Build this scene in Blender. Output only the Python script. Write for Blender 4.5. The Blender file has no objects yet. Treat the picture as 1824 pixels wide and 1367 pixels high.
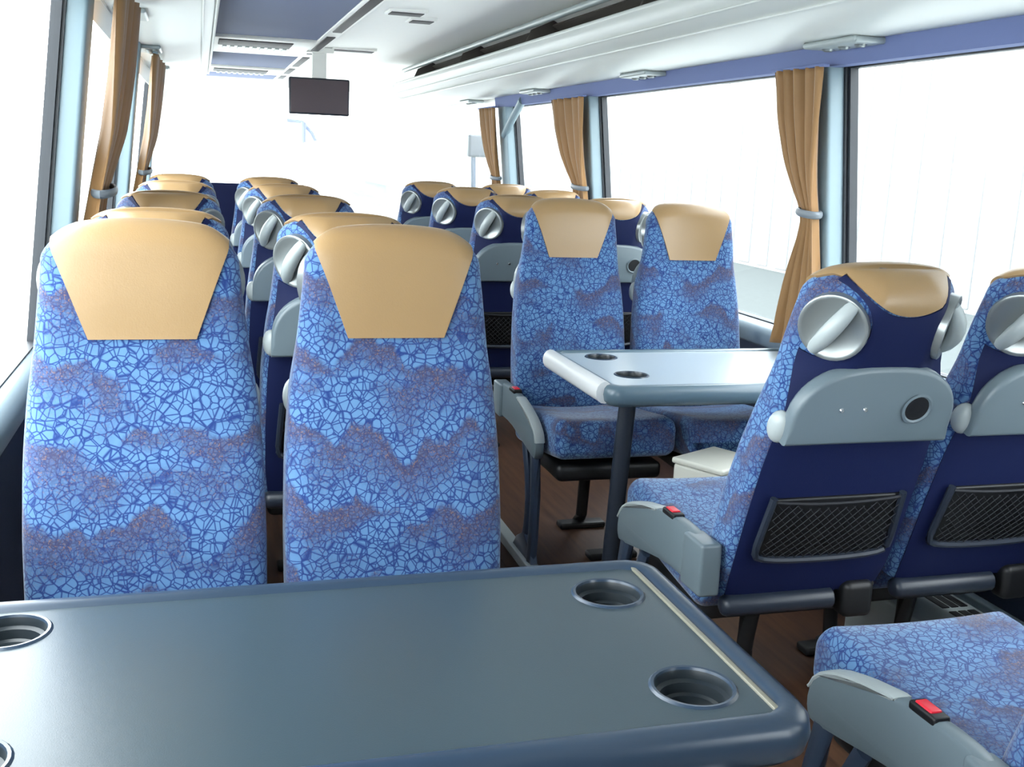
import bpy, bmesh, math, random
import numpy as np
from mathutils import Vector, Matrix
random.seed(4)
sc = bpy.context.scene
COL = sc.collection

# ------------------------------------------------------------------ camera, world, exposure
CAM = (0.0, 0.0, 1.37)
FPX, VPX, VPY, ROLL = 1900.0, 356.0, 257.0, 0.043
u0 = (VPX - 912) / FPX; v0 = -(VPY - 683.5) / FPX
Yc = np.array([u0, v0, 1.0]); Yc /= np.linalg.norm(Yc)
uu = -(1 + v0 * (v0 + ROLL * u0)) / (u0 - ROLL * v0)
Xc = np.array([uu, v0 - ROLL * (uu - u0), 1.0]); Xc /= np.linalg.norm(Xc)
Zc = np.cross(Xc, Yc)
if Zc[1] < 0: Zc = -Zc
R = np.stack([Xc, Yc, Zc], 1)
cd = bpy.data.cameras.new('camera'); cam = bpy.data.objects.new('camera', cd); COL.objects.link(cam)
cd.sensor_width = 36; cd.lens = FPX / 1824 * 36; cd.clip_start = 0.02; cd.clip_end = 300
cam.matrix_world = Matrix(((R[0][0], R[1][0], -R[2][0], CAM[0]), (R[0][1], R[1][1], -R[2][1], CAM[1]),
                           (R[0][2], R[1][2], -R[2][2], CAM[2]), (0, 0, 0, 1)))
sc.camera = cam
w = bpy.data.worlds.new('overcast_sky'); sc.world = w; w.use_nodes = True
w.node_tree.nodes['Background'].inputs[0].default_value = (0.93, 0.97, 1.0, 1)
w.node_tree.nodes['Background'].inputs[1].default_value = 3.4
sc.view_settings.view_transform = 'Standard'; sc.view_settings.look = 'None'
sc.view_settings.gamma = 1; sc.view_settings.use_curve_mapping = False
sc.view_settings.exposure = 2.0
sc.cycles.max_bounces = 10; sc.cycles.diffuse_bounces = 6; sc.cycles.transparent_max_bounces = 16

# ------------------------------------------------------------------ materials
def lin(c):
    return tuple((x / 255 / 12.92 if x / 255 <= 0.04045 else ((x / 255 + 0.055) / 1.055) ** 2.4) for x in c) + (1,)
MATS = {}
def mat(name, rgb, rough=0.5, metal=0.0, bump=0.0, bscale=200, spec=0.5, var=0.0, coat=0.0, sheen=0.0):
    m = bpy.data.materials.new(name); m.use_nodes = True; nt = m.node_tree
    b = nt.nodes['Principled BSDF']
    b.inputs['Base Color'].default_value = lin(rgb); b.inputs['Roughness'].default_value = rough
    b.inputs['Metallic'].default_value = metal; b.inputs['Specular IOR Level'].default_value = spec
    b.inputs['Coat Weight'].default_value = coat; b.inputs['Sheen Weight'].default_value = sheen
    tc = nt.nodes.new('ShaderNodeTexCoord')
    if bump:
        n = nt.nodes.new('ShaderNodeTexNoise'); n.inputs['Scale'].default_value = bscale; n.inputs['Detail'].default_value = 3
        bp = nt.nodes.new('ShaderNodeBump'); bp.inputs['Strength'].default_value = bump; bp.inputs['Distance'].default_value = 0.002
        nt.links.new(tc.outputs['Object'], n.inputs['Vector']); nt.links.new(n.outputs['Fac'], bp.inputs['Height'])
        nt.links.new(bp.outputs['Normal'], b.inputs['Normal'])
    if var:
        n2 = nt.nodes.new('ShaderNodeTexNoise'); n2.inputs['Scale'].default_value = 7; n2.inputs['Detail'].default_value = 5
        mp = nt.nodes.new('ShaderNodeMapRange'); mp.inputs[3].default_value = 1 - var; mp.inputs[4].default_value = 1 + var
        mx = nt.nodes.new('ShaderNodeMix'); mx.data_type = 'RGBA'; mx.blend_type = 'MULTIPLY'; mx.inputs[0].default_value = 1
        mx.inputs[6].default_value = lin(rgb)
        nt.links.new(tc.outputs['Object'], n2.inputs['Vector']); nt.links.new(n2.outputs['Fac'], mp.inputs[0])
        nt.links.new(mp.outputs[0], mx.inputs[7]); nt.links.new(mx.outputs[2], b.inputs['Base Color'])
    MATS[name] = m
    return m

mat('leather', (147, 119, 82), 0.36, bump=0.12, bscale=350, var=0.05)
mat('navy', (5, 19, 62), 0.7, bump=0.2, bscale=500, spec=0.3)
mat('grey_plastic', (97, 110, 117), 0.38, bump=0.05, bscale=500)
mat('light_plastic', (158, 166, 166), 0.35)
mat('silver', (139, 144, 144), 0.3, metal=0.55)
mat('table_lit', (172, 184, 192), 0.28, bump=0.05, bscale=600)  # dark tabletop lightened: window light put into the second table's colour
mat('dark_plastic', (35, 42, 54), 0.4, bump=0.08, bscale=400)
mat('black', (12, 13, 17), 0.5)
mat('net', (20, 22, 30), 0.7)
mat('steel_frame', (54, 66, 85), 0.4, metal=0.2)
mat('chrome', (205, 208, 210), 0.2, metal=0.9)
mat('buckle_red', (205, 28, 48), 0.35)
mat('rim_lit', (84, 104, 116), 0.3)  # second table's rim, its stronger lighting put into the colour
mat('nose_lit', (214, 216, 216), 0.3)  # windscreen reflection on the table end, painted as a white colour
mat('cup_dark', (28, 35, 40), 0.35)
mat('table_dark', (48, 61, 68), 0.30, bump=0.06, bscale=600)
mat('table_rim', (40, 54, 70), 0.28)
mat('inlay', (112, 110, 98), 0.35)
mat('pillar_grey', (126, 145, 153), 0.5)
mat('gasket', (34, 38, 44), 0.5)
mat('white_panel', (238, 237, 233), 0.42)
mat('rack_shell', (204, 206, 203), 0.4)
mat('ceiling_white', (243, 242, 239), 0.55)
mat('lavender', (100, 112, 154), 0.8, bump=0.15, bscale=300)
mat('ceiling_blue', (96, 106, 140), 0.75, bump=0.15, bscale=300)
mat('slot_dark', (54, 50, 54), 0.6)
mat('rack_dark', (76, 70, 66), 0.7)
mat('wall_dark', (33, 42, 64), 0.8, bump=0.2, bscale=300)
mat('sill', (122, 137, 146), 0.4)
mat('screen', (80, 68, 74), 0.5)
mat('box_white', (198, 198, 188), 0.5)
mat('ground', (164, 168, 166), 0.9, var=0.15)
mat('ground_darkened', (66, 72, 72), 0.9, var=0.2)  # darker ground tone for the added strip by the hall
mat('facade', (146, 148, 149), 0.7)
mat('facade_rib', (146, 148, 149), 0.7)
mat('pale_blue', (176, 186, 214), 0.5)
mat('tie', (104, 111, 117), 0.5)

def fabric():
    m = bpy.data.materials.new('blue_fabric'); m.use_nodes = True; nt = m.node_tree; L = nt.links.new
    b = nt.nodes['Principled BSDF']; b.inputs['Roughness'].default_value = 0.85; b.inputs['Sheen Weight'].default_value = 0.25
    b.inputs['Specular IOR Level'].default_value = 0.2
    N = nt.nodes.new
    tc = N('ShaderNodeTexCoord'); oi = N('ShaderNodeObjectInfo')
    mul = N('ShaderNodeMath'); mul.operation = 'MULTIPLY'; mul.inputs[1].default_value = 5.3; L(oi.outputs['Random'], mul.inputs[0])
    cx = N('ShaderNodeCombineXYZ'); L(mul.outputs[0], cx.inputs[0]); L(mul.outputs[0], cx.inputs[2])
    add = N('ShaderNodeVectorMath'); add.operation = 'ADD'; L(tc.outputs['Object'], add.inputs[0]); L(cx.outputs[0], add.inputs[1])
    V = add.outputs[0]
    def math_(op, a, bb=None, clamp=False):
        n = N('ShaderNodeMath'); n.operation = op; n.use_clamp = clamp
        for i, x in enumerate((a, bb)):
            if x is None: continue
            if isinstance(x, (int, float)): n.inputs[i].default_value = x
            else: L(x, n.inputs[i])
        return n.outputs[0]
    def vor(scale, off=(0, 0, 0), wd=.10):
        sh = N('ShaderNodeVectorMath'); sh.operation = 'ADD'; L(V, sh.inputs[0]); sh.inputs[1].default_value = off
        n = N('ShaderNodeTexVoronoi'); n.feature = 'DISTANCE_TO_EDGE'; n.inputs['Scale'].default_value = scale; L(sh.outputs[0], n.inputs['Vector'])
        r = N('ShaderNodeMapRange'); r.interpolation_type = 'SMOOTHSTEP'; r.inputs[1].default_value = 0.0; r.inputs[2].default_value = wd
        L(n.outputs['Distance'], r.inputs[0]); return r.outputs[0]
    def noise(scale, det=2, vec=None):
        n = N('ShaderNodeTexNoise'); n.inputs['Scale'].default_value = scale; n.inputs['Detail'].default_value = det; L(vec or V, n.inputs['Vector']); return n.outputs['Fac']
    def mixc(f, a, c):
        n = N('ShaderNodeMix'); n.data_type = 'RGBA'; L(f, n.inputs[0])
        for i, x in ((6, a), (7, c)):
            if isinstance(x, tuple): n.inputs[i].default_value = x
            else: L(x, n.inputs[i])
        return n.outputs[2]
    v1 = math_('MULTIPLY', vor(48), vor(55, (3.1, 1.7, 5.3), .09)); v2 = math_('MULTIPLY', vor(74, (1.3, 4.7, .3), .14), vor(88, (7.1, .7, 2.3), .14))
    sep = N('ShaderNodeSeparateXYZ'); L(V, sep.inputs[0])
    # clouds: bands with a crisp upper edge, fading downwards, broken up by noise along x
    sx = N('ShaderNodeVectorMath'); sx.operation = 'MULTIPLY'; L(V, sx.inputs[0]); sx.inputs[1].default_value = (1, 1, 0.35)
    h = noise(9, 3, sx.outputs[0])
    vv = math_('ADD', sep.outputs[2], math_('MULTIPLY', sep.outputs[1], 0.8))
    saw = math_('FRACT', math_('ADD', math_('MULTIPLY', vv, -8.0), math_('MULTIPLY', h, 1.7)))   # 0 just under a cloud's upper edge
    soft = N('ShaderNodeMapRange'); soft.interpolation_type = 'SMOOTHSTEP'; soft.inputs[1].default_value = 0.0; soft.inputs[2].default_value = 0.16; L(saw, soft.inputs[0])
    fade = math_('MULTIPLY', math_('POWER', math_('SUBTRACT', 1.0, saw), 1.1), soft.outputs[0])
    mk = N('ShaderNodeMapRange'); mk.interpolation_type = 'SMOOTHSTEP'; mk.inputs[1].default_value = 0.40; mk.inputs[2].default_value = 0.56
    sx2 = N('ShaderNodeVectorMath'); sx2.operation = 'MULTIPLY'; L(V, sx2.inputs[0]); sx2.inputs[1].default_value = (1, 1, 1.6)
    L(noise(5.5, 2, sx2.outputs[0]), mk.inputs[0])
    cloud = math_('MULTIPLY', fade, mk.outputs[0])
    fine = noise(170, 2)
    base = mixc(v1, lin((24, 49, 106)), lin((84, 121, 160)))
    dark = mixc(v2, lin((21, 38, 89)), lin((54, 78, 124)))
    c1 = mixc(math_('MULTIPLY', cloud, 1.25, True), base, dark)
    br = math_('MULTIPLY', math_('POWER', cloud, 2.0), math_('MULTIPLY', fine, 1.05), True)
    c2 = mixc(br, c1, lin((88, 80, 82)))
    sp = N('ShaderNodeMapRange'); sp.inputs[1].default_value = 0.6; sp.inputs[2].default_value = 0.68; L(noise(260, 1), sp.inputs[0])
    c3 = mixc(math_('MULTIPLY', sp.outputs[0], math_('MULTIPLY', cloud, 0.6)), c2, lin((139, 103, 73)))
    L(c3, b.inputs['Base Color'])
    bp = N('ShaderNodeBump'); bp.inputs['Strength'].default_value = 0.25; bp.inputs['Distance'].default_value = 0.002
    L(fine, bp.inputs['Height']); L(bp.outputs[0], b.inputs['Normal'])
    MATS['fabric'] = m
fabric()

def wood():
    m = bpy.data.materials.new('wood_vinyl'); m.use_nodes = True; nt = m.node_tree; L = nt.links.new
    b = nt.nodes['Principled BSDF']; b.inputs['Roughness'].default_value = 0.4
    tc = nt.nodes.new('ShaderNodeTexCoord'); mp = nt.nodes.new('ShaderNodeMapping'); mp.inputs['Scale'].default_value = (14, 1.2, 1)
    n = nt.nodes.new('ShaderNodeTexNoise'); n.inputs['Scale'].default_value = 3; n.inputs['Detail'].default_value = 6
    cr = nt.nodes.new('ShaderNodeValToRGB'); cr.color_ramp.elements[0].position = 0.3; cr.color_ramp.elements[1].position = 0.7
    cr.color_ramp.elements[0].color = lin((50, 34, 27)); cr.color_ramp.elements[1].color = lin((86, 60, 44))
    L(tc.outputs['Object'], mp.inputs[0]); L(mp.outputs[0], n.inputs['Vector']); L(n.outputs['Fac'], cr.inputs[0]); L(cr.outputs[0], b.inputs['Base Color'])
    MATS['wood'] = m
wood()

def curtain_mat():
    m = bpy.data.materials.new('bronze_cloth'); m.use_nodes = True; nt = m.node_tree; L = nt.links.new
    b = nt.nodes['Principled BSDF']; b.inputs['Roughness'].default_value = 0.6; b.inputs['Base Color'].default_value = lin((146, 108, 64))
    b.inputs['Sheen Weight'].default_value = 0.3
    tr = nt.nodes.new('ShaderNodeBsdfTranslucent'); tr.inputs[0].default_value = lin((190, 132, 66))
    mx = nt.nodes.new('ShaderNodeMixShader'); mx.inputs[0].default_value = 0.1
    L(b.outputs[0], mx.inputs[1]); L(tr.outputs[0], mx.inputs[2]); L(mx.outputs[0], nt.nodes['Material Output'].inputs[0])
    MATS['curtain'] = m
curtain_mat()

def glass():
    m = bpy.data.materials.new('window_glass'); m.use_nodes = True; nt = m.node_tree; L = nt.links.new
    nt.nodes.remove(nt.nodes['Principled BSDF'])
    t = nt.nodes.new('ShaderNodeBsdfTransparent'); t.inputs[0].default_value = (0.95, 0.97, 0.97, 1)
    g = nt.nodes.new('ShaderNodeBsdfGlossy'); g.inputs['Roughness'].default_value = 0.02
    mx = nt.nodes.new('ShaderNodeMixShader'); mx.inputs[0].default_value = 0.05
    L(t.outputs[0], mx.inputs[1]); L(g.outputs[0], mx.inputs[2]); L(mx.outputs[0], nt.nodes['Material Output'].inputs[0])
    MATS['glass'] = m
glass()

# ------------------------------------------------------------------ mesh helpers
def finish(ob, parent=None):
    COL.objects.link(ob)
    if parent is not None: ob.parent = parent
    return ob
def mesh_obj(name, verts, faces, m, parent=None, smooth=True, angle=40):
    me = bpy.data.meshes.new(name); me.from_pydata([tuple(v) for v in verts], [], faces)
    me.materials.append(MATS[m])
    bm = bmesh.new(); bm.from_mesh(me); bmesh.ops.recalc_face_normals(bm, faces=bm.faces); bm.to_mesh(me); bm.free()
    if smooth:
        me.polygons.foreach_set('use_smooth', [True] * len(me.polygons))
        me.set_sharp_from_angle(angle=math.radians(angle))
    me.update()
    return finish(bpy.data.objects.new(name, me), parent)
def empty(name, loc=(0, 0, 0), rz=0):
    o = bpy.data.objects.new(name, None); o.empty_display_size = 0.1; o.location = loc; o.rotation_euler = (0, 0, rz)
    COL.objects.link(o); return o
def tag(o, label, cat, group=None):
    o['label'] = label; o['category'] = cat
    if group: o['group'] = group
    return o
def struct(o, label, cat):
    o['kind'] = 'structure'; o['label'] = label; o['category'] = cat
    return o
def rbox(c, h, r, n=3, core=1, deform=None):
    """rounded box as (verts, faces); centre c, half sizes h, radius r"""
    r = min(r, min(h) * 0.98)
    def axis(hh):
        a = [hh - r + r * math.tan(math.radians(45 * i / n)) for i in range(n + 1)]
        inner = [-(hh - r) + 2 * (hh - r) * i / (core + 1) for i in range(1, core + 1)]
        return [-x for x in reversed(a)] + inner + a
    A = [axis(x) for x in h]; V = []; idx = {}; F = []
    def vid(p):
        k = tuple(round(x, 6) for x in p)
        if k not in idx:
            q = [max(-(hh - r), min(hh - r, x)) for x, hh in zip(p, h)]
            d = [x - y for x, y in zip(p, q)]; l = math.sqrt(sum(x * x for x in d)) or 1
            v = [y + x / l * r for x, y in zip(d, q)]
            v = (v[0] + c[0], v[1] + c[1], v[2] + c[2])
            if deform: v = deform(*v)
            idx[k] = len(V); V.append(v)
        return idx[k]
    for ax in range(3):
        o1, o2 = [i for i in range(3) if i != ax]
        for s in (-1, 1):
            for i in range(len(A[o1]) - 1):
                for j in range(len(A[o2]) - 1):
                    q = []
                    for (a, b) in ((i, j), (i + 1, j), (i + 1, j + 1), (i, j + 1)):
                        p = [0, 0, 0]; p[ax] = s * h[ax]; p[o1] = A[o1][a]; p[o2] = A[o2][b]; q.append(vid(p))
                    F.append(q)
    return V, F
def bx(x0, x1, y0, y1, z0, z1, r=0.004, n=2, core=0, deform=None):
    return rbox(((x0 + x1) / 2, (y0 + y1) / 2, (z0 + z1) / 2), (abs(x1 - x0) / 2, abs(y1 - y0) / 2, abs(z1 - z0) / 2), r, n, core, deform)
def join(*vf):
    V = []; F = []
    for v, f in vf:
        o = len(V); V += list(v); F += [[i + o for i in q] for q in f]
    return V, F
def tube(path, rad, n=10, flat=None, closed=False, caps=True):
    """tube along points; rad number or list; flat=(axis vector, factor) squashes the section along the axis"""
    P = [Vector(p) for p in path]; V = []; F = []
    up = Vector((0.13, 0.2, 1)).normalized()
    for i, p in enumerate(P):
        a = P[i - 1] if (i > 0 or closed) else p; b = P[(i + 1) % len(P)] if (i < len(P) - 1 or closed) else p
        t = (b - a).normalized()
        if abs(t.dot(up)) > 0.95: up2 = Vector((1, 0, 0))
        else: up2 = up
        s = t.cross(up2).normalized(); q = s.cross(t)
        rr = rad[i] if isinstance(rad, (list, tuple)) else rad
        for k in range(n):
            a2 = 2 * math.pi * k / n; d = (s * math.cos(a2) + q * math.sin(a2)) * rr
            if flat:
                ax = Vector(flat[0]).normalized(); d = d - ax * d.dot(ax) * (1 - flat[1])
            V.append(tuple(p + d))
    m = len(P)
    for i in range(m if closed else m - 1):
        for k in range(n):
            F.append([i * n + k, i * n + (k + 1) % n, ((i + 1) % m) * n + (k + 1) % n, ((i + 1) % m) * n + k])
    if caps and not closed:
        F.append(list(range(n))); F.append(list(range((m - 1) * n, m * n)))
    return V, F
def prism(profile, a0, a1, to3, bev=0.0):
    """profile: 2D points; extruded from a0 to a1; to3(p, a) gives 3D. bev insets the end faces a little"""
    n = len(profile); ar_ = sum(profile[i - 1][0] * profile[i][1] - profile[i][0] * profile[i - 1][1] for i in range(n)); sg = 1 if ar_ > 0 else -1
    def inset(d):
        out = []
        for i, p in enumerate(profile):
            a = profile[i - 1]; b = profile[(i + 1) % n]
            tx, ty = b[0] - a[0], b[1] - a[1]; l = math.hypot(tx, ty) or 1
            nx, ny = -ty / l * sg, tx / l * sg
            out.append((p[0] + nx * d, p[1] + ny * d))
        return out
    s = 1 if a1 > a0 else -1
    if bev:
        rings = [(inset(bev), a0), (inset(bev * 0.3), a0 + s * bev * 0.3), (profile, a0 + s * bev), (profile, a1 - s * bev), (inset(bev * 0.3), a1 - s * bev * 0.3), (inset(bev), a1)]
    else: rings = [(profile, a0), (profile, a1)]
    V = []; F = []
    for pr, a in rings: V += [to3(p, a) for p in pr]
    for k in range(len(rings) - 1):
        for i in range(n): F.append([k * n + i, k * n + (i + 1) % n, (k + 1) * n + (i + 1) % n, (k + 1) * n + i])
    F.append(list(range(n))[::-1]); F.append([(len(rings) - 1) * n + i for i in range(n)])
    return V, F
def lathe(profile, frame, n=28, cap=True):
    """profile (r, h); frame (origin, e1, e2, axis)"""
    o, e1, e2, ax = [Vector(x) for x in frame]; V = []; F = []
    for r, h in profile:
        for k in range(n):
            a = 2 * math.pi * k / n; V.append(tuple(o + e1 * (r * math.cos(a)) + e2 * (r * math.sin(a)) + ax * h))
    for i in range(len(profile) - 1):
        for k in range(n): F.append([i * n + k, i * n + (k + 1) % n, (i + 1) * n + (k + 1) % n, (i + 1) * n + k])
    if cap: F.append(list(range(n)))
    return V, F
def chaikin(P, it=2, closed=True):
    for _ in range(it):
        Q = []
        n = len(P)
        for i in range(n if closed else n - 1):
            a = np.array(P[i]); b = np.array(P[(i + 1) % n]); Q.append(a * 0.75 + b * 0.25); Q.append(a * 0.25 + b * 0.75)
        if not closed: Q = [np.array(P[0])] + Q + [np.array(P[-1])]
        P = Q
    return [tuple(p) for p in P]

# ------------------------------------------------------------------ the coach body (x across, y towards the front, z up; z=0 is the seat platform)
XM = 0.84
def xr(z): return 2.10 - max(0.0, z - 0.8) * 0.115 + 0.0345        # inner face of right wall (leans in)
def xl(z): return 2 * XM - xr(z)
Y0, Y1, ZC, ZA = -1.6, 12.0, 2.08, -0.12
AX0, AX1 = 0.64, 1.07                                              # sunken aisle
fl = mesh_obj('floor', *join(bx(xl(0) - .05, AX0, Y0, Y1, -0.2, 0, .003), bx(AX1, xr(0) + .05, Y0, Y1, -0.2, 0, .003), bx(AX0 - .02, AX1 + .02, Y0, Y1, -0.26, ZA, .003)), 'wood')
struct(fl, 'brown wood-look vinyl floor with a sunken aisle', 'floor')
for i, (x, s) in enumerate(((AX0, 1), (AX1, -1))):
    o = mesh_obj('trim_%d' % (i + 1), *bx(x - .022, x + .022, Y0, Y1 - 2, -.03, .008, .005), 'light_plastic')
    struct(o, 'pale metal nosing along the %s edge of the aisle' % ('left' if s > 0 else 'right'), 'trim')
ZS, ZWS = 0.765, {1: 1.715, -1: 1.86}                                               # sill and window top
def side_quad(side, z0, z1, y0, y1, t0, t1):
    """slab lying in the leaning wall between heights and lengths, inner offset t0 to outer offset t1"""
    f = (lambda z, t: xr(z) + t) if side > 0 else (lambda z, t: xl(z) - t)
    V = []
    for y in (y0, y1):
        for z in (z0, z1):
            for t in (t0, t1): V.append((f(z, t), y, z))
    return V, [[0, 1, 3, 2], [4, 6, 7, 5], [0, 4, 5, 1], [2, 3, 7, 6], [0, 2, 6, 4], [1, 5, 7, 3]]
for side, nm in ((-1, 'left'), (1, 'right')):
    ZW = ZWS[side]
    o = mesh_obj('wall_' + nm, *side_quad(side, -0.25, ZS - .03, Y0, Y1, 0, .06), 'wall_dark', smooth=False)
    mesh_obj('upper_panel', *side_quad(side, ZW, 2.12, Y0, Y1, 0, .06), 'white_panel', o, smooth=False)
    struct(o, 'dark navy carpeted side wall below the %s windows' % nm, 'wall')
    s = 1 if side > 0 else -1
    prof = [(-.012, ZS - .085), (-.03, ZS - .07), (-.034, ZS - .03), (-.022, ZS - .006), (0, ZS + .004), (.055, ZS + .012), (.055, ZS - .085)]
    V, F = prism(prof, Y0, Y1 - .3, lambda p, a, f=(xr if side > 0 else xl), s=s: (f(ZS) + s * p[0], a, p[1]))
    o = mesh_obj('trim_%d' % (3 if side < 0 else 4), V, F, 'sill', angle=60)
    struct(o, 'pale grey-blue ledge under the %s windows' % nm, 'sill')
PY = {1: [(-1.6, -1.3), (.62, .82), (3.215, 3.39), (5.52, 5.68), (7.17, 7.36), (11.8, 11.9)],
      -1: [(-1.6, -1.3), (.62, .82), (3.42, 3.60), (6.02, 6.2), (8.7, 8.88), (11.8, 11.9)]}
wn = 0; tn = 5
for side, nm in ((-1, 'left'), (1, 'right')):
    P_ = PY[side]; ZW = ZWS[side]
    for k, (a, b) in enumerate(P_):
        o = mesh_obj('trim_%d' % tn, *side_quad(side, ZS - .04, ZW + .04, a, b, -.045, .05), 'pillar_grey' if k < len(P_) - 1 else 'white_panel', smooth=False)  # foremost pillar white: glare at the front put into its colour
        me = o.data; bm = bmesh.new(); bm.from_mesh(me); bmesh.ops.bevel(bm, geom=list(bm.edges), offset=.012, segments=3, affect='EDGES', profile=.5); bm.to_mesh(me); bm.free()
        me.polygons.foreach_set('use_smooth', [True] * len(me.polygons)); me.set_sharp_from_angle(angle=math.radians(50))
        struct(o, 'grey window pillar on the %s side, number %d counted from the rear' % (nm, k + 1), 'pillar'); tn += 1
        # rubber edge on the rear side of the pillar
        if k < len(P_) - 1: mesh_obj('rubber_edge', *side_quad(side, ZS - .02, ZW + .02, a - .012, a - .001, .012, .045), 'gasket', o, smooth=False)
    for k in range(len(P_) - 1):
        a, b = P_[k][1], P_[k + 1][0] - .015; wn += 1
        f = join(side_quad(side, ZS - .01, ZS + .012, a, b, .02, .05), side_quad(side, ZW - .012, ZW + .01, a, b, .02, .05), side_quad(side, ZS + .012, ZW - .012, a, a + .012, .02, .05), side_quad(side, ZS + .012, ZW - .012, b - .012, b, .02, .05))
        o = mesh_obj('window_%d' % wn, *f, 'gasket' if k < 4 - (side < 0) * 0 else 'white_panel', smooth=False)  # frame of the front bay whitened, glare painted in
        struct(o, 'large %s side window, bay %d from the rear' % (nm, k + 1), 'window')
        mesh_obj('pane', *side_quad(side, ZS + .005, ZW - .005, a + .004, b - .004, .035, .041), 'glass', o, smooth=False)
# lavender head lining between window tops and racks
for side, nm in ((1, 'right'),):
    ZW = ZWS[side]
    o = mesh_obj('trim_%d' % tn, *side_quad(side, ZW - .01, ZW + .085, Y0, 7.4, -.05, -.002), 'lavender', smooth=False); tn += 1
    struct(o, 'lavender-blue fabric strip above the %s windows' % nm, 'lining')
# roof: coved ceiling shell
cov = [(xr(1.78) + .01, 1.78), (2.0, 1.93), (1.93, 2.03), (1.80, 2.09), (1.62, 2.105), (1.45, 2.10), (1.2, ZC + .012), (XM, ZC)]
half = chaikin(cov, 2, False); full = half + [(2 * XM - x, z) for x, z in reversed(half[:-1])]
outer = [(XM + (x - XM) * 1.04, z + .05) for x, z in reversed(full)]
V, F = prism(full + outer, Y0, Y1, lambda p, a: (p[0], a, p[1]))
o = mesh_obj('ceiling', V, F, 'ceiling_white', angle=60); struct(o, 'white curved coach ceiling', 'ceiling')
# rear wall and front end
o = mesh_obj('wall_rear', *bx(xl(0), xr(0), Y0 - .06, Y0, -.25, 2.15, .01), 'wall_dark'); struct(o, 'dark rear wall of the coach', 'wall')
o = mesh_obj('wall_front', *join(bx(xl(.5) - .05, xr(.5) + .05, Y1, Y1 + .1, -.26, .55, .01), bx(xl(1.8) - .05, xr(1.8) + .05, Y1, Y1 + .1, 2.0, 2.16, .01), bx(xl(.5) + .1, xr(.5) - .1, Y1 - .5, Y1 + .02, -.2, .55, .03, 3)), 'white_panel')
struct(o, 'front end of the coach with dashboard below the windscreen', 'wall')
wn += 1
V, F = join(bx(xl(.6), xl(.6) + .06, Y1 + .01, Y1 + .06, .55, 2.0, .005), bx(xr(.6) - .06, xr(.6), Y1 + .01, Y1 + .06, .55, 2.0, .005))
o = mesh_obj('window_%d' % wn, V, F, 'white_panel'); struct(o, 'large windscreen at the front of the coach', 'window')  # windscreen frame white: the burnt-out front light is in its colour
mesh_obj('pane', *bx(xl(.6), xr(.6), Y1 + .03, Y1 + .036, .55, 2.0, .001), 'glass', o)

# ------------------------------------------------------------------ luggage racks
def rack(side, label):
    f = (lambda x: x) if side > 0 else (lambda x: 2 * XM - x)
    root = empty('luggage_rack', (f(1.8), (Y0 + 9.5) / 2, 1.77)); tag(root, label, 'luggage rack', 'overhead luggage racks')
    ox, oy, oz = root.location
    dz = .1 if side < 0 else 0.0
    T = lambda p, a: (f(p[0]) - ox, a - oy, p[1] + dz * (2.08 - min(2.08, p[1])) / .31 - oz)
    low = chaikin([(2.035, 1.775), (1.93, 1.768), (1.82, 1.772), (1.70, 1.80), (1.615, 1.85), (1.585, 1.90), (1.592, 1.935)], 2, False)
    up = [(x + .02, z + .014) for x, z in reversed(low)]
    up[0] = (1.612, 1.937)
    mesh_obj('shell', *prism(low + up, Y0 + .02, 9.3, T), 'rack_shell', root, angle=50)
    mesh_obj('end_cap', *prism(low + [(1.612, 1.937), (1.72, 1.99), (1.9, 2.02), (2.02, 1.9)], 9.3, 9.42, T, .03), 'rack_shell', root, angle=50)
    mesh_obj('lip', *tube([T((1.602, 1.937), Y0 + .02), T((1.602, 1.937), 4), T((1.602, 1.937), 9.3)], .012, 10), 'rack_shell', root)
    # seams along the belly
    for (x, z) in ((1.603, 1.858), (1.657, 1.818)):
        mesh_obj('seam_bead', *tube([T((x, z), Y0 + .02), T((x, z), 9.3)], .0045, 8), 'rack_shell', root)
    # dark back lining inside the rack
    ln = [(2.02, 1.80), (1.985, 1.92), (1.915, 2.01), (1.80, 2.065), (1.79, 2.055), (1.9, 2.0), (1.965, 1.91), (1.995, 1.80)]
    mesh_obj('back_lining', *prism(ln, Y0 + .02, 9.3, T), 'rack_dark', root, angle=60)
    for y in (-.6, .95, 2.5, 4.05, 5.6, 7.15, 8.7):
        mesh_obj('divider', *prism([(1.99, 1.80), (1.66, 1.83), (1.63, 1.92), (1.68, 2.03), (1.8, 2.085), (1.95, 2.0)], y, y + .02, T, .004), 'rack_dark', root)
    # handrail and its brackets
    mesh_obj('handrail', *tube([T((1.655, 2.046), y) for y in (Y0 + .3, 2, 4, 6, 8, 9.2)], .017, 12), 'light_plastic', root)
    for y in (.2, 1.75, 3.3, 6.2, 7.9):
        mesh_obj('rail_bracket', *tube([T((1.655, 2.046), y), T((1.70, 2.075), y), T((1.74, 2.10), y)], .009, 8), 'light_plastic', root)
    # reading-light and air-nozzle units under the rack
    for y in (1.2, 3.05, 4.65, 6.3, 7.9):
        u = mesh_obj('service_unit', *rbox((f(1.93) - ox, y - oy, 1.760 + dz - oz), (.06, .15, .010), .0095, 3, 2), 'light_plastic', root)
        for dy in (-.09, .0, .09):
            mesh_obj('air_nozzle', *lathe([(.004, -.018), (.012, -.018), (.018, -.014), (.021, -.006), (.021, .0)], ((f(1.93) - ox, y + dy - oy, 1.760 + dz - oz), (1, 0, 0), (0, 1, 0), (0, 0, 1)), 16), 'silver', u)
    return root
rack(-1, 'white overhead luggage rack along the left windows')
rack(1, 'white overhead luggage rack with handrail above the right windows')

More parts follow.
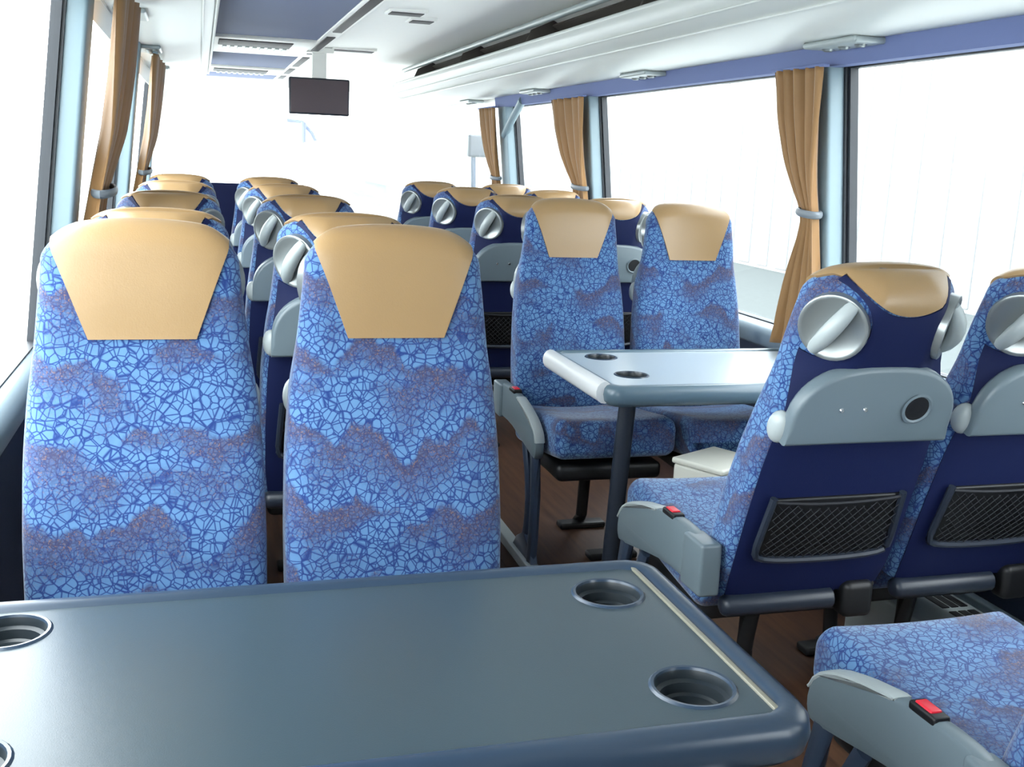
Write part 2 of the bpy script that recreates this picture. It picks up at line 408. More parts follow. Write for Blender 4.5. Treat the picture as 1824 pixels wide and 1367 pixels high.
# ------------------------------------------------------------------ ceiling fittings
tm = empty('ceiling_panel_strip', (.42, 5, ZC - .012)); tag(tm, 'blue upholstered ceiling panels with white air grilles above left seats', 'ceiling panel')
segs = [(-1.3, 7.25), (8.45, 10.0), (10.75, 11.7)]
def zc_at(x):   # height of the cove at x (left half mirrored)
    X = abs(x - XM) + XM; xs = [p[0] for p in full if p[0] >= XM]; zs = [p[1] for p in full if p[0] >= XM]
    o_ = np.argsort(xs); return float(np.interp(X, np.array(xs)[o_], np.array(zs)[o_]))
for a, b in segs:
    V, F = bx(.06 - .42, .74 - .42, a - 5, b - 5, -.012, .008, .006)
    mesh_obj('blue_panel', V, F, 'ceiling_blue', tm)
for a, b in ((7.27, 8.43), (10.02, 10.73)):
    fr = mesh_obj('grille_frame', *bx(.06 - .42, .74 - .42, a - 5, b - 5, -.03, .006, .02, 4), 'white_panel', tm)
    mesh_obj('grille_slot', *bx(.13 - .42, .60 - .42, a + .12 - 5, a + .5 - 5, -.036, -.026, .004), 'slot_dark', fr)
    for k in range(9):
        x = .16 - .42 + k * .05
        mesh_obj('louvre', *bx(x, x + .028, a + .56 - 5, a + .74 - 5, -.037, -.028, .003), 'light_plastic', fr)
st = empty('ceiling_duct', (.785, 6, ZC - .005)); tag(st, 'white ceiling duct with dark slots along the middle of the roof', 'ceiling duct')
mesh_obj('cover', *bx(-.045, .055, Y0 + .1 - 6, 11.7 - 6, -.022, .012, .008, 3), 'white_panel', st)
for a, b in ((1.2, 2.9), (3.05, 4.75), (4.9, 6.65), (6.95, 8.3), (8.6, 9.6), (9.9, 10.6), (10.9, 11.4)):
    mesh_obj('slot', *bx(-.02, .035, a - 6, b - 6, -.0265, -.018, .003), 'slot_dark', st)
for i, (x0, x1, y, lab) in enumerate(((.95, 1.12, 5.72, 'wider dark slot vent in the white ceiling, nearest the camera'), (1.12, 1.24, 6.05, 'short dark slot vent in the ceiling beside the wider one'), (.93, 1.22, 8.05, 'faint grey slot vent in the ceiling above the monitor'))):
    z = zc_at((x0 + x1) / 2)
    o = empty('ceiling_vent', ((x0 + x1) / 2, y, z)); tag(o, lab, 'vent', 'slot vents in the ceiling'); hw = (x1 - x0) / 2
    mesh_obj('frame', *bx(-hw - .015, hw + .015, -.09, .09, -.014, .012, .006), 'white_panel', o)
    mesh_obj('slot', *bx(-hw, hw, -.06, .06, -.018, -.01, .003), 'slot_dark', o)

mo = empty('ceiling_monitor', (.83, 8.0, ZC)); tag(mo, 'flat dark monitor hanging from the ceiling over the aisle', 'monitor')
zb, zt = 1.612 - ZC, 1.868 - ZC
mesh_obj('housing', *bx(-.215, .215, -.012, .04, zb, zt, .012, 3), 'dark_plastic', mo)
mesh_obj('screen', *bx(-.203, .203, -.016, -.008, zb + .012, zt - .012, .002), 'screen', mo)
mesh_obj('bracket', *join(bx(-.05, .05, .0, .03, zt - .02, -.02, .006), bx(-.1, .1, -.03, .07, -.04, .0, .008)), 'white_panel', mo)

# ------------------------------------------------------------------ seats
# local frame: seat faces +y, origin on the platform under the back of the cushion
PIV = (0.02, 0.45)
def tilt(deg):
    a = math.radians(deg); c, s = math.cos(a), math.sin(a)
    def f(p):
        y, z = p[1] - PIV[0], p[2] - PIV[1]
        return (p[0], PIV[0] + y * c - z * s, PIV[1] + y * s + z * c)
    return f
ZK = [.43, .50, .65, .80, .92, 1.0, 1.08, 1.15, 1.30]
WK = [.208, .216, .217, .213, .203, .190, .181, .174, .168]
FK = [.070, .085, .085, .073, .062, .058, .066, .066, .060]
BK = [-.035, -.045, -.046, -.046, -.050, -.062, -.082, -.086, -.084]
ZT, RT = 1.234, .060
def prof_at(z):
    g = lambda T: float(np.mean([np.interp(z + d, ZK, T) for d in (-.03, -.015, 0, .015, .03)]))
    hs = min(1, max(0, (z - .91) / .13)); hs = hs * hs * (3 - 2 * hs)
    return g(WK), g(FK), g(BK), hs
def ring(z, ws=0.0, ds=1.0):
    w_, f, b, hs = prof_at(z); w_ -= ws
    lowr = [(0, f), (.5 * w_, f), (.85 * w_, f - .003), (w_, f - .022), (w_, (f + b) / 2), (w_, b + .018), (.9 * w_, b), (.4 * w_, b), (0, b)]
    head = [(0, f), (.5 * w_, f), (.85 * w_, f - .003), (w_, f - .022), (w_, f - .045), (.99 * w_, f - .062), (.46 * w_, b + .002), (.28 * w_, b), (0, b)]
    R_ = [(l[0] * (1 - hs) + h[0] * hs, l[1] * (1 - hs) + h[1] * hs) for l, h in zip(lowr, head)]
    yc = (f + b) / 2
    R_ = [(x, yc + (y - yc) * ds) for x, y in R_]
    loop = R_ + [(-x, y) for x, y in reversed(R_[1:-1])]
    return chaikin(loop, 2), yc
def back_surface():
    rows = []
    zs = list(np.linspace(.43, ZT - RT, 30))
    for z in zs: rows.append((z, ring(z)))
    for i in range(1, 10):
        a = math.radians(9.4 * i)
        z = ZT - RT + RT * math.sin(a)
        rows.append((z, ring(ZT - RT, .075 * (1 - math.cos(a)) ** .8, math.cos(a) ** .85)))
    V = []; n = len(rows[0][1][0])
    for z, (lp, yc) in rows:
        up = max(0.0, (z - 1.1) / (ZT - 1.1))
        for x, y in lp: V.append((x, y, z - .016 * up * (abs(x) / .15) ** 2.2))
    F = []
    for k in range(len(rows) - 1):
        for i in range(n): F.append([k * n + i, k * n + (i + 1) % n, (k + 1) * n + (i + 1) % n, (k + 1) * n + i])
    F.append(list(range(n))[::-1]); F.append([(len(rows) - 1) * n + i for i in range(n)])
    return V, F
BV, BF = back_surface()
_bm = bmesh.new(); _vs = [_bm.verts.new(v) for v in BV]
for f in BF: _bm.faces.new([_vs[i] for i in f])
bmesh.ops.recalc_face_normals(_bm, faces=_bm.faces); _bm.normal_update()
BN = [tuple(v.normal) for v in _bm.verts]; BF2 = [[v.index for v in f.verts] for f in _bm.faces]
_bm.verts.index_update(); BF2 = [[v.index for v in f.verts] for f in _bm.faces]; _bm.free()
def YC(z): _, f, b, _h = prof_at(min(z, ZT - RT)); return (f + b) / 2
def clip(polys, g):
    out = []
    for p in polys:
        gv = [g(v[0]) for v in p]
        if min(gv) >= 0: out.append(p); continue
        if max(gv) < 0: continue
        q = []
        for i in range(len(p)):
            a, b = p[i], p[(i + 1) % len(p)]; ga, gb = gv[i], gv[(i + 1) % len(p)]
            if ga >= 0: q.append(a)
            if (ga >= 0) != (gb >= 0):
                t = ga / (ga - gb)
                q.append((tuple(a[0][k] + (b[0][k] - a[0][k]) * t for k in range(3)), tuple(a[1][k] + (b[1][k] - a[1][k]) * t for k in range(3))))
        if len(q) >= 3: out.append(q)
    return out
def patch(polys, off, depth):
    """mesh from clipped polygons, lifted by off along normals, with a skirt of depth around the border"""
    idx = {}; V = []; N = []; F = []
    for p in polys:
        f = []
        for pos, nr in p:
            k = tuple(round(x, 4) for x in pos)
            if k not in idx:
                l = math.sqrt(sum(x * x for x in nr)) or 1; nn = tuple(x / l for x in nr)
                idx[k] = len(V); V.append(tuple(pos[i] + nn[i] * off for i in range(3))); N.append(nn)
            if not f or f[-1] != idx[k]: f.append(idx[k])
        if len(f) > 1 and f[0] == f[-1]: f.pop()
        if len(set(f)) >= 3 and len(set(f)) == len(f): F.append(f)
    ec = {}
    for f in F:
        for i in range(len(f)):
            e = (f[i], f[(i + 1) % len(f)]); k = (min(e), max(e)); ec.setdefault(k, []).append(e)
    low = {}
    for k, es in ec.items():
        if len(es) == 1:
            a, b = es[0]
            for v in (a, b):
                if v not in low:
                    low[v] = len(V); V.append(tuple(V[v][i] - N[v][i] * depth for i in range(3)))
            F.append([b, a, low[a], low[b]])
    return V, F
ALL = [[(BV[i], BN[i]) for i in f] for f in BF2]
PADZ, PADW0, PADW1 = 1.016, .094, .152
def padw(z): return PADW0 + (PADW1 - PADW0) * min(1.0, max(0, (z - PADZ) / (1.18 - PADZ)))
def smile(x): return ZT - .056 + .056 * min(1.4, (abs(x) / .117) ** 2.0) - .010
FRONT = clip(ALL, lambda p: p[1] - YC(p[2])); BACK = clip(ALL, lambda p: YC(p[2]) - p[1])
PAD = clip(clip(FRONT, lambda p: p[2] - PADZ), lambda p: padw(p[2]) - .9 * max(0, .035 - (p[1] - YC(p[2]))) * min(1, max(0, (p[2] - 1.14) / .04)) - abs(p[0])) + clip(clip(BACK, lambda p: p[2] - smile(p[0])), lambda p: .1205 - abs(p[0]))
SHELL = clip(clip(clip(BACK, lambda p: smile(p[0]) - .004 - p[2]), lambda p: (prof_at(p[2])[0] * .965 - .008) - abs(p[0])), lambda p: math.hypot((abs(p[0]) - .140) / .85, p[2] - 1.13) - .080)
PADM = patch(PAD, .0055, .009); SHELLM = patch(SHELL, .0045, .008)

CACHE = {}
def shared(key, builder):
    if key not in CACHE: CACHE[key] = builder()
    return CACHE[key]
def part(name, key, vf_builder, m, parent, smooth=True, angle=40):
    """mesh part; geometry with the same key is shared"""
    if key in CACHE:
        return finish(bpy.data.objects.new(name, CACHE[key]), parent)
    V, F = vf_builder(); o = mesh_obj(name, V, F, m, parent, smooth, angle); CACHE[key] = o.data; return o
def build_seat(rec, arm):
    """rec: recline degrees; arm: -1 / +1 local side of the armrest, 0 none"""
    root = empty('coach_seat'); T = tilt(rec); tv = lambda vf: ([T(v) for v in vf[0]], vf[1])
    K = lambda n: (n, rec)
    # cushion: rounded block, front lip raised and rolled down
    def cush():
        def d(x, y, z):
            t = (y - .06) / .5
            rise = .060 * max(0, min(1, t)) ** 1.3 - .05 * max(0, (t - .86) / .14) ** 2 * (z > .40)
            hollow = -.014 * max(0, 1 - (x / .19) ** 2) * (1 - t * .6) * (z > .42)
            return (x * (1 - .03 * max(0, t)), y, z + rise + hollow)
        return rbox((0, .30, .411), (.222, .25, .07), .038, 4, 9, d)
    part('cushion', 'cushion', cush, 'fabric', root)
    part('backrest', K('back'), lambda: tv((BV, BF2)), 'fabric', root, angle=70)
    part('headrest_pad', K('pad'), lambda: tv(PADM), 'leather', root, angle=50)
    part('back_shell', K('shell'), lambda: tv(SHELLM), 'navy', root, angle=50)
    for s in (-1, 1):
        nv = Vector((s * .69, -.724, 0)); e1 = Vector((-s * .724, -.69, 0)); e2 = Vector((0, 0, 1)); c = Vector((s * .128, -.040, 1.122))
        dish = part('grab_dish', K(('dish', s)), lambda: tv(lathe([(.001, .003), (.03, .004), (.048, .006), (.060, .011), (.065, .013), (.069, .011), (.070, -.03)], (c, e1, e2, nv), 32)), 'silver', root, angle=60)
        pts = []
        for i in range(9):
            t = -1 + i / 4; pts.append(c + (e1 * .42 + e2 * .91) * (.061 * t) + nv * (.006 + .020 * (1 - t * t)))
        part('grab_bar', K(('bar', s)), lambda: tv(tube(pts, [.013, .0155, .017, .018, .018, .018, .017, .0155, .013], 12)), 'light_plastic', dish)
        part('hinge_knob', K(('knob', s)), lambda: tv(lathe([(.001 if i == 0 else .026 * math.sin(math.pi * i / 10), -.02 * math.cos(math.pi * i / 10)) for i in range(11)], ((s * .190, -.048, .895), Vector((-s * .6, -.8, 0)), (0, 0, 1.45), Vector((s * .8, -.6, 0))), 20)), 'light_plastic', root)
    # folding tray
    def tray():
        pr = [(-.192, .868), (.192, .868)]
        for i in range(25):
            a = math.pi * i / 24; ca, sa = math.cos(a), math.sin(a)
            pr.append((math.copysign(abs(ca) ** (2 / 2.6), ca) * .192, .905 + .145 * sa ** (2 / 2.6)))
        return tv(prism(pr, -.050, -.088, lambda p, a: (p[0], a, p[1]), .010))
    ty = part('tray', K('tray'), tray, 'grey_plastic', root, angle=50)
    part('cup_ring', K('ring'), lambda: tv(lathe([(.033, 0), (.036, .003), (.031, .0045), (.027, .001)], ((.092, -.0885, .955), (1, 0, 0), (0, 0, 1.0), (0, -1, 0)), 24, False)), 'grey_plastic', ty)
    part('cup_hole', K('hole'), lambda: tv(lathe([(.001, .0015), (.028, .0015), (.03, -.004)], ((.092, -.0885, .955), (1, 0, 0), (0, 0, 1.0), (0, -1, 0)), 24)), 'black', ty)
    for k, x in enumerate((-.085, -.03)):
        part('screw', K(('screw', k)), lambda: tv(lathe([(.001, .003), (.004, .003), (.0055, .0)], ((x, -.088, .955), (1, 0, 0), (0, 0, 1), (0, -1, 0)), 10)), 'chrome', ty)
    # magazine pocket
    up = [(-.160, .72), (-.166, .64), (-.170, .575), (-.160, .557), (-.10, .548), (0, .545), (.10, .548), (.160, .557), (.170, .575), (.166, .64), (.160, .72)]
    pf = part('pocket_frame', K('pf'), lambda: tv(tube([(x, -.062, z) for x, z in chaikin(up, 1, False)], .0085, 8)), 'dark_plastic', root)
    def net():
        def clipz(x): return .712 - .012 * (1 - (x / .168) ** 2)
        out = []
        for sgn in (-1, 1):
            for k in range(-16, 17):
                x0 = k * .022; p = []
                for i in range(14):
                    z = .553 + i * .0125; x = x0 + sgn * (z - .6) * 1.0
                    if abs(x) < .160 and z < clipz(x): p.append((x, -.062 - .008 * math.sin(math.pi * (z - .55) / .17), z))
                if len(p) > 2: out.append(tube(p, .0011, 4))
        out.append(tube([(x, -.064, clipz(x)) for x in np.linspace(-.161, .161, 9)], .004, 6))
        return tv(join(*out))
    part('pocket_back', K('pback'), lambda: tv(rbox((0, -.052, .632), (.163, .006, .080), .005, 2, 1)), 'black', pf)
    part('pocket_net', K('net'), net, 'net', pf)
    # pan, footrest, legs
    part('seat_pan', 'pan', lambda: rbox((0, .28, .335), (.19, .21, .03), .02, 2, 1), 'black', root)
    part('footrest', 'foot', lambda: tube([(-.205, -.03, .392), (-.20, -.03, .392), (-.19, -.03, .392), (.075, -.03, .392), (.08, -.03, .392)], [.014, .022, .026, .026, .02], 12), 'dark_plastic', root)
    part('footrest_arm', 'footarm', lambda: join(rbox((.14, -.03, .39), (.04, .03, .045), .018, 3), tube([(.18, -.03, .42), (.20, 0, .40), (.19, .1, .36)], .012, 8)), 'black', root)
    for k, y in enumerate((.42, .10)):
        part('leg', ('leg', k), lambda: join(tube([(-.05, y, .33), (-.05, y + .015, .2), (-.05, y, .05), (-.05, y + (.03 if k == 0 else -.03), .012)], [.028, .022, .022, .026], 10, ((0, 1, 0), .7)), rbox((-.05, y, .012), (.09, .03, .012), .008, 2)), 'black', root)
    if arm:
        x0 = arm * .232; x1 = arm * .266
        top = [(-.04, .53), (.03, .555), (.12, .557), (.22, .545), (.32, .525), (.40, .502), (.45, .472)]
        prof = top + [(.466, .43), (.464, .395), (.445, .376), (.36, .392), (.26, .412), (.15, .43), (.02, .43), (-.05, .42)]
        prof = chaikin(prof, 1)
        ar = part('armrest', ('arm', arm), lambda: prism(prof, x0, x1, lambda p, a: (a, p[0], p[1]), .009), 'grey_plastic', root, angle=35)
        cap = [(.22, .5475), (.27, .5375), (.32, .5275), (.40, .5035), (.448, .474), (.466, .440), (.459, .436), (.440, .466), (.395, .492), (.32, .515), (.27, .525), (.22, .535)]
        part('armrest_pad', ('armpad', arm), lambda: prism(chaikin(cap, 1), x0 - arm * .0015, x1 + arm * .0015, lambda p, a: (a, p[0], p[1]), .006), 'light_plastic', ar)
        part('armrest_joint', ('armjoint', arm), lambda: rbox((arm * .250, -.005, .488), (.026, .05, .062), .008, 2), 'grey_plastic', ar)
        xb = arm * .250
        bk = part('buckle', ('buckle', arm), lambda: rbox((xb, .155, .553), (.016, .032, .008), .005, 2), 'black', root)
        part('buckle_button', ('bbtn', arm), lambda: rbox((xb, .158, .560), (.011, .02, .004), .003, 2), 'buckle_red', bk)
        hy = [(.30, .40), (.36, .28), (.375, .15), (.34, .04), (.30, .0)]
        part('side_stay', ('stay', arm), lambda: join(tube([(arm * .25, y, z) for y, z in chaikin(hy, 2, False)], .020, 8, ((1, 0, 0), .6)),
             tube([(arm * .25, y, z) for y, z in ((.42, .39), (.445, .25), (.44, .1), (.43, 0))], .028, 8, ((1, 0, 0), .6)),
             prism([(.24, 0), (.47, 0), (.45, .05), (.36, .09), (.28, .05)], arm * .238, arm * .262, lambda p, a: (a, p[0], p[1]), .004)), 'steel_frame', root)
    return root
PROTO = {}
def copy_tree(o, parent=None):
    c = o.copy(); COL.objects.link(c)
    if parent is not None: c.parent = parent
    for ch in o.children: copy_tree(ch, c)
    return c
def place_seat(x, top_y, face, arm_world, label, group, rec):
    """top_y: world y of the top ridge; face +1 forward, -1 towards the camera; arm_world: side of the aisle in world x"""
    arm = arm_world * face; key = (rec, arm)
    if key in PROTO: o = copy_tree(PROTO[key])
    else: o = build_seat(rec, arm); PROTO[key] = o
    ridge = tilt(rec)((0, 0, ZT))[1]
    o.location = (x, top_y - face * ridge, 0); o.rotation_euler = (0, 0, 0 if face > 0 else math.pi)
    tag(o, label, 'seat', group); return o
XLW, XLA, XRA, XRW = -.106, .362, 1.325, 1.79
UP, RC, RB = 7, 14, 18
place_seat(XLW, 2.12, -1, 0, 'blue patterned seat facing the camera behind the large table, window side', 'seats facing the rear', UP)
place_seat(XLA, 2.12, -1, 0, 'blue patterned seat facing the camera behind the large table, aisle side', 'seats facing the rear', UP)
ordn = ['first', 'second', 'third', 'fourth']
for k, y in enumerate((2.80, 3.86, 4.95, 6.03)):
    place_seat(XLW, y, 1, 0, 'forward-facing left window seat, %s row beyond the seats facing the large table' % ordn[k], 'forward-facing seats on the left', RC)
    place_seat(XLA, y, 1, 1, 'forward-facing left aisle seat, %s row beyond the seats facing the large table' % ordn[k], 'forward-facing seats on the left', RC)
place_seat(XRA, 3.84, -1, -1, 'blue seat facing the camera at the smaller table, aisle side with armrest', 'seats facing the rear', UP)
place_seat(XRW, 3.80, -1, 0, 'blue seat facing the camera at the smaller table, next to the curtain', 'seats facing the rear', UP)
for k, y in enumerate((4.52, 5.42, 6.33)):
    place_seat(XRA, y, 1, -1, 'forward-facing right aisle seat, %s row beyond the smaller table' % ordn[k], 'forward-facing seats on the right', RC)
    place_seat(XRW, y, 1, 0, 'forward-facing right window seat, %s row beyond the smaller table' % ordn[k], 'forward-facing seats on the right', RC)
place_seat(XRA, 1.83, 1, -1, 'seat seen from behind with grey tray and navy back, before the smaller table', 'forward-facing seats on the right', RB)
place_seat(XRW, 1.85, 1, 0, 'seat seen from behind, cut off by the right edge of the picture', 'forward-facing seats on the right', RB)
place_seat(XRA, .875, 1, -1, 'nearest seat at bottom right, showing its cushion and grey armrest with red buckle', 'forward-facing seats on the right', RB)

# ------------------------------------------------------------------ tables
def rrect(x0, x1, y0, y1, r, n=7):
    P_ = []
    for cx, cy, a0 in ((x1 - r, y1 - r, 0), (x0 + r, y1 - r, 90), (x0 + r, y0 + r, 180), (x1 - r, y0 + r, 270)):
        for i in range(n): a = math.radians(a0 + 90 * i / (n - 1)); P_.append((cx + r * math.cos(a), cy + r * math.sin(a)))
    return P_
def table(name, label, x0, x1, y0, y1, z, cups, r_cup, corner, edge_x, leg, topm='table_dark', rimm='table_rim'):
    cx, cy = (x0 + x1) / 2, (y0 + y1) / 2
    root = empty(name, (cx, cy, 0)); tag(root, label, 'table', 'folding tables between facing seats')
    X0, X1, Y0_, Y1_ = x0 - cx, x1 - cx, y0 - cy, y1 - cy
    rings = [(.05, -.066), (.018, -.064), (.004, -.050), (0, -.030), (.003, -.012), (.010, -.003), (.018, 0), (.030, 0), (.036, -.003), (.040, -.007)]
    V = []; F = []; n = 28
    for ins, dz in rings:
        V += [(x, y, z + dz) for x, y in rrect(X0 + ins, X1 - ins, Y0_ + ins, Y1_ - ins, max(.008, corner - ins * .6))]
    for k in range(len(rings) - 1):
        for i in range(n): F.append([k * n + i, k * n + (i + 1) % n, (k + 1) * n + (i + 1) % n, (k + 1) * n + i])
    F.append(list(range(n)))
    rim = mesh_obj('rim', V, F, rimm, root, angle=50)
    # tray surface with real holes for the cups
    bm = bmesh.new(); edges = []
    def loop(pts):
        vs = [bm.verts.new((p[0], p[1], z - .007)) for p in pts]
        for i in range(len(vs)): edges.append(bm.edges.new((vs[i], vs[(i + 1) % len(vs)])))
    loop(rrect(X0 + .040, X1 - .040, Y0_ + .040, Y1_ - .040, max(.008, corner - .024)))
    for c in cups: loop([(c[0] - cx + r_cup * math.cos(2 * math.pi * i / 32), c[1] - cy + r_cup * math.sin(2 * math.pi * i / 32)) for i in range(32)])
    bmesh.ops.triangle_fill(bm, use_beauty=True, use_dissolve=False, edges=edges, normal=(0, 0, 1))
    bmesh.ops.recalc_face_normals(bm, faces=bm.faces)
    if bm.faces and sum(f.normal.z for f in bm.faces) < 0: bmesh.ops.reverse_faces(bm, faces=bm.faces)
    me = bpy.data.meshes.new('table_top'); bm.to_mesh(me); bm.free(); me.materials.append(MATS[topm])
    finish(bpy.data.objects.new('table_top', me), root)
    for c in cups:
        o_ = ((c[0] - cx, c[1] - cy, z - .007), (1, 0, 0), (0, 1, 0), (0, 0, 1)); r = r_cup
        ch = mesh_obj('cup_holder', *lathe([(.001, -.032), (r - .014, -.032), (r - .010, -.029), (r - .008, -.016), (r - .002, -.013), (r - .001, -.002), (r, .001)], o_, 32), 'cup_dark', root, angle=35)
        mesh_obj('cup_rim', *lathe([(r - .001, -.001), (r, .0025), (r + .004, .003), (r + .007, 0)], o_, 32, False), 'table_rim', ch)
    if edge_x is not None:
        mesh_obj('edge_strip', *bx(edge_x - cx - .004, edge_x - cx + .004, Y0_ + .045, Y1_ - .035, z - .008, z - .003, .0015), 'inlay', root)
    (lx, ly, tx, ty, rad, lm) = leg
    mesh_obj('leg', *join(tube([(tx - cx, ty - cy, z - .064), (tx - cx + (lx - tx) * .3, ty - cy + (ly - ty) * .3, z * .68), (lx - cx, ly - cy, .02)], [rad * .95, rad, rad], 14, ((0, 1, 0), .75)), rbox((lx - cx, ly - cy, .008), (.07, .06, .008), .006, 2), rbox((tx - cx, ty - cy, z - .074), (rad * 1.8, rad * 1.6, .014), .008, 2)), lm, root)
    return root
table('folding_table', 'large dark slate table with recessed cup holders in the foreground', xl(.7) + .02, .722, 1.02, 1.578, .72, [(.598, 1.447), (.598, 1.142), (-.262, 1.472), (-.262, 1.142)], .051, .055, .6755, (.56, 1.05, .56, 1.05, .022, 'chrome'))
t2 = table('folding_table', 'smaller table, window light painted into its top and rounded end, right side of the aisle', 1.145, xr(.7) - .02, 2.86, 3.49, .72, [(1.30, 3.07), (1.31, 3.37)], .05, .05, None, (1.30, 3.15, 1.33, 3.15, .030, 'dark_plastic'), 'table_lit', 'rim_lit')
tx, ty, _ = t2.location
mesh_obj('end_nose', *tube([(1.150 - tx, 2.91 - ty, .694), (1.150 - tx, 3.2 - ty, .694), (1.150 - tx, 3.44 - ty, .695)], .034, 14, ((1, 0, 0), .8)), 'nose_lit', t2)

# ------------------------------------------------------------------ curtains
def curtain(side, yp, levels, label, pleats, off=.085):
    """levels: (z, y near, y far) outline from top to bottom; hangs just inside the wall"""
    f = xr if side > 0 else xl
    root = empty('curtain', (f(1.2), yp, ZS)); tag(root, label, 'curtain', 'bronze curtains tied back by the pillars')
    ox, oy, oz = root.location
    zs = [l[0] for l in levels][::-1]; ya = [l[1] for l in levels][::-1]; yb = [l[2] for l in levels][::-1]
    nz, nu = 44, pleats * 8; V = []; F = []
    wmax = max(b - a for _, a, b in levels)
    for j in range(nz + 1):
        z = zs[0] + (zs[-1] - zs[0]) * j / nz
        a = float(np.mean([np.interp(z + d, zs, ya) for d in (-.03, 0, .03)])); b = float(np.mean([np.interp(z + d, zs, yb) for d in (-.03, 0, .03)])); wr = (b - a) / wmax
        for i in range(nu + 1):
            u = i / nu; ph = u * pleats * 2 * math.pi + .8 * math.sin(3 * u + z * 2)
            amp = .036 * (.75 + .25 * math.sin(7 * u + 2 * z)) * (.5 + .5 * wr)
            x = f(z) - side * (.082 + (off - .082) * min(1, max(0, (z - 1.0) / .4)) + amp * (math.sin(ph) + .25 * math.sin(2 * ph + 1))); y = a + (b - a) * (u + .012 * math.sin(2 * ph))
            V.append((x - ox, y - oy, z - oz))
    for j in range(nz):
        for i in range(nu): F.append([j * (nu + 1) + i, j * (nu + 1) + i + 1, (j + 1) * (nu + 1) + i + 1, (j + 1) * (nu + 1) + i])
    o = mesh_obj('cloth', V, F, 'curtain', root, angle=180)
    md = o.modifiers.new('thickness', 'SOLIDIFY'); md.thickness = .003
    k = min(levels, key=lambda l: l[2] - l[1]); z, a, b = k; c = (a + b) / 2; h = (b - a) / 2 + .012
    pts = [(f(z) - side * off + .034 * math.cos(t) - ox, c + h * math.sin(t) - oy, z - oz + .006 * math.sin(t)) for t in np.linspace(0, 2 * math.pi, 20, endpoint=False)]
    mesh_obj('tieback', *tube(pts, .013, 8, ((1, 0, 0), .5), True), 'tie', root)
    mesh_obj('heading_track', *bx(f(ZWS[side]) - side * off - .012 - ox, f(ZWS[side]) - side * off + .012 - ox, levels[0][1] - .02 - oy, levels[0][2] + .02 - oy, levels[0][0] - .002 - oz, levels[0][0] + .008 - oz, .003), 'lavender' if side > 0 else 'pillar_grey', root)
    return root
def rightcurt(yp, label, s=1.0):
    L_ = [(1.70, yp + .0, yp + .30), (1.55, yp + .015, yp + .29), (1.4, yp + .04, yp + .24), (1.3, yp + .055, yp + .18), (1.228, yp + .055, yp + .125), (1.16, yp + .055, yp + .15), (1.0, yp + .05, yp + .26), (.85, yp + .05, yp + .33), (.74, yp + .05, yp + .37)]
    return curtain(1, yp, [(z, a, yp + (b - yp) * s) for z, a, b in L_], label, 5, .095)
rightcurt(3.165, 'bronze curtain beside the right pillar nearest the camera, next to smaller table')
rightcurt(5.46, 'bronze curtain at the middle pillar of the right window row', 1.75)
rightcurt(7.25, 'narrow bronze curtain farthest forward on the right side', 1.35)
def leftcurt(yp, label, s=1.0):
    L_ = [(1.83, yp + .05, yp + .85), (1.6, yp + .04, yp + .82), (1.4, yp + .0, yp + .62), (1.215, yp - .03, yp + .24), (1.15, yp - .03, yp + .26), (1.0, yp - .05, yp + .4), (.85, yp - .05, yp + .48), (.74, yp - .05, yp + .5)]
    return curtain(-1, yp, [(z, a, yp + (b - yp) * s) for z, a, b in L_], label, 6, .115)
leftcurt(3.52, 'long bronze curtain tied beside the nearest left pillar')
leftcurt(6.12, 'bronze curtain behind the second left pillar, farther forward', 1.5)

# ------------------------------------------------------------------ small things
wb = empty('storage_box', (1.565, 2.93, 0), math.radians(28)); tag(wb, 'white box on the floor under the smaller table by the wall', 'box')
mesh_obj('body', *bx(-.115, .10, -.085, .10, 0, .45, .010, 3), 'box_white', wb)
mesh_obj('lid', *bx(-.12, .105, -.09, .105, .45, .47, .008, 3), 'box_white', wb)
ht = empty('floor_heater', (1.93, 1.6, 0)); tag(ht, 'pale floor heater casing with black perforated grille along the right wall', 'heater')
mesh_obj('casing', *bx(-.085, .17, -1.6, 1.0, 0, .19, .010, 3), 'light_plastic', ht)
for k in range(10):
    for j in range(3):
        part('grille_plate', 'grp', lambda: bx(-.012, .012, -.115, .115, .188, .193, .002), 'black', ht).location = (.05 + j * .030, -1.45 + k * .255, 0)
mesh_obj('rail', *bx(.135, .165, -1.6, 1.0, .185, .215, .006), 'grey_plastic', ht)
dp = empty('driver_partition', (.16, 7.0, 0)); tag(dp, 'navy partition panel between the left seat columns at the front', 'partition')
mesh_obj('panel', *bx(-.30, .34, -.02, .02, .06, 1.14, .012, 3), 'navy', dp)
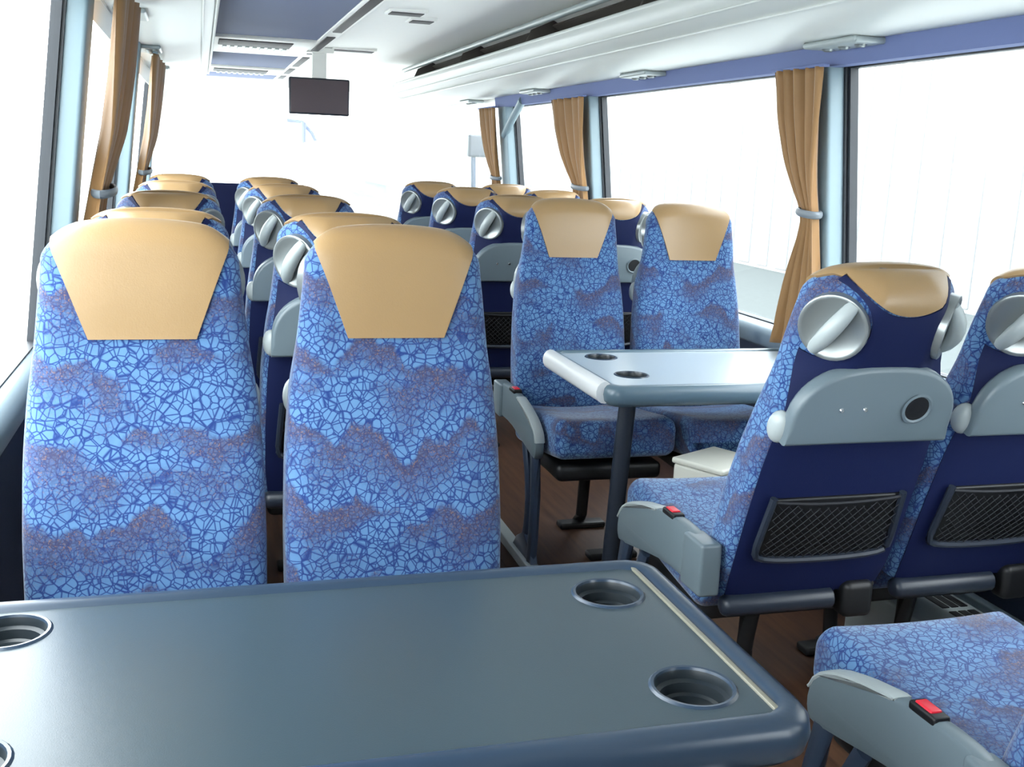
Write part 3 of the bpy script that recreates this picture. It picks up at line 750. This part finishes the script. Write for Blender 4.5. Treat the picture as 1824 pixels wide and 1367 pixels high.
mesh_obj('base_rail', *bx(-.30, .34, -.03, .03, 0, .06, .006), 'dark_plastic', dp)
mr = empty('post_mirror', (2.24, 9.0, .8)); tag(mr, 'grey box-shaped mirror on a thin post near the front door', 'mirror')
mesh_obj('post', *tube([(.0, 0, -2.0), (0, 0, .3), (-.01, 0, .56)], .022, 10), 'steel_frame', mr)
mesh_obj('housing', *rbox((.02, 0, .655), (.085, .05, .095), .025, 3), 'dark_plastic', mr)
wp = empty('wiper_bracket', (1.04, 11.72, .552)); tag(wp, 'faint bluish bracket at the windscreen below the monitor', 'bracket')
mesh_obj('stem', *tube([(0, 0, 0), (0, 0, .9), (0.01, 0, 1.08)], .018, 8), 'white_panel', wp)  # stem painted white to merge with the windscreen glare
mesh_obj('holder', *tube([(0.01, -.03, .88), (0.01, -.03, 1.09)], .028, 8), 'pale_blue', wp)
mesh_obj('arm', *tube([(-.16, 0, 1.10), (0, 0, 1.09), (.1, 0, .98), (.14, 0, .9)], .022, 8), 'pale_blue', wp)
ds = mesh_obj('door_strut', *tube([(xr(1.5) - .045, 7.24, 1.52), (xr(1.6) - .045, 7.02, 1.62), (xr(1.7) - .045, 6.76, 1.73)], .026, 10), 'pillar_grey')
tag(ds, 'pale diagonal strut at the top of the front right pillar', 'strut')

# ------------------------------------------------------------------ outside
g = mesh_obj('ground', *bx(-40, 60, -40, 120, -1.5, -1.3, .01), 'ground', smooth=False); struct(g, 'pale paved yard outside the windows', 'ground')
mesh_obj('darkened_strip', *bx(8.6, 14.6, -40, 100, -1.31, -1.285, .005), 'ground_darkened', g, smooth=False)  # added dark strip, keeps the ground by the hall from burning out
fc = empty('corrugated_hall', (14.6, 40, -1.3)); tag(fc, 'white ribbed metal hall wall seen through the right windows', 'building')
mesh_obj('wall', *bx(0, .3, -55, 60, 0, 14, .01), 'facade', fc, smooth=False)
for k in range(95):
    part('rib', 'fcrib', lambda: bx(-.05, .01, -.30, .30, .1, 14, .02, 1), 'facade_rib', fc).location = (0, -54 + k * 1.0, 0)
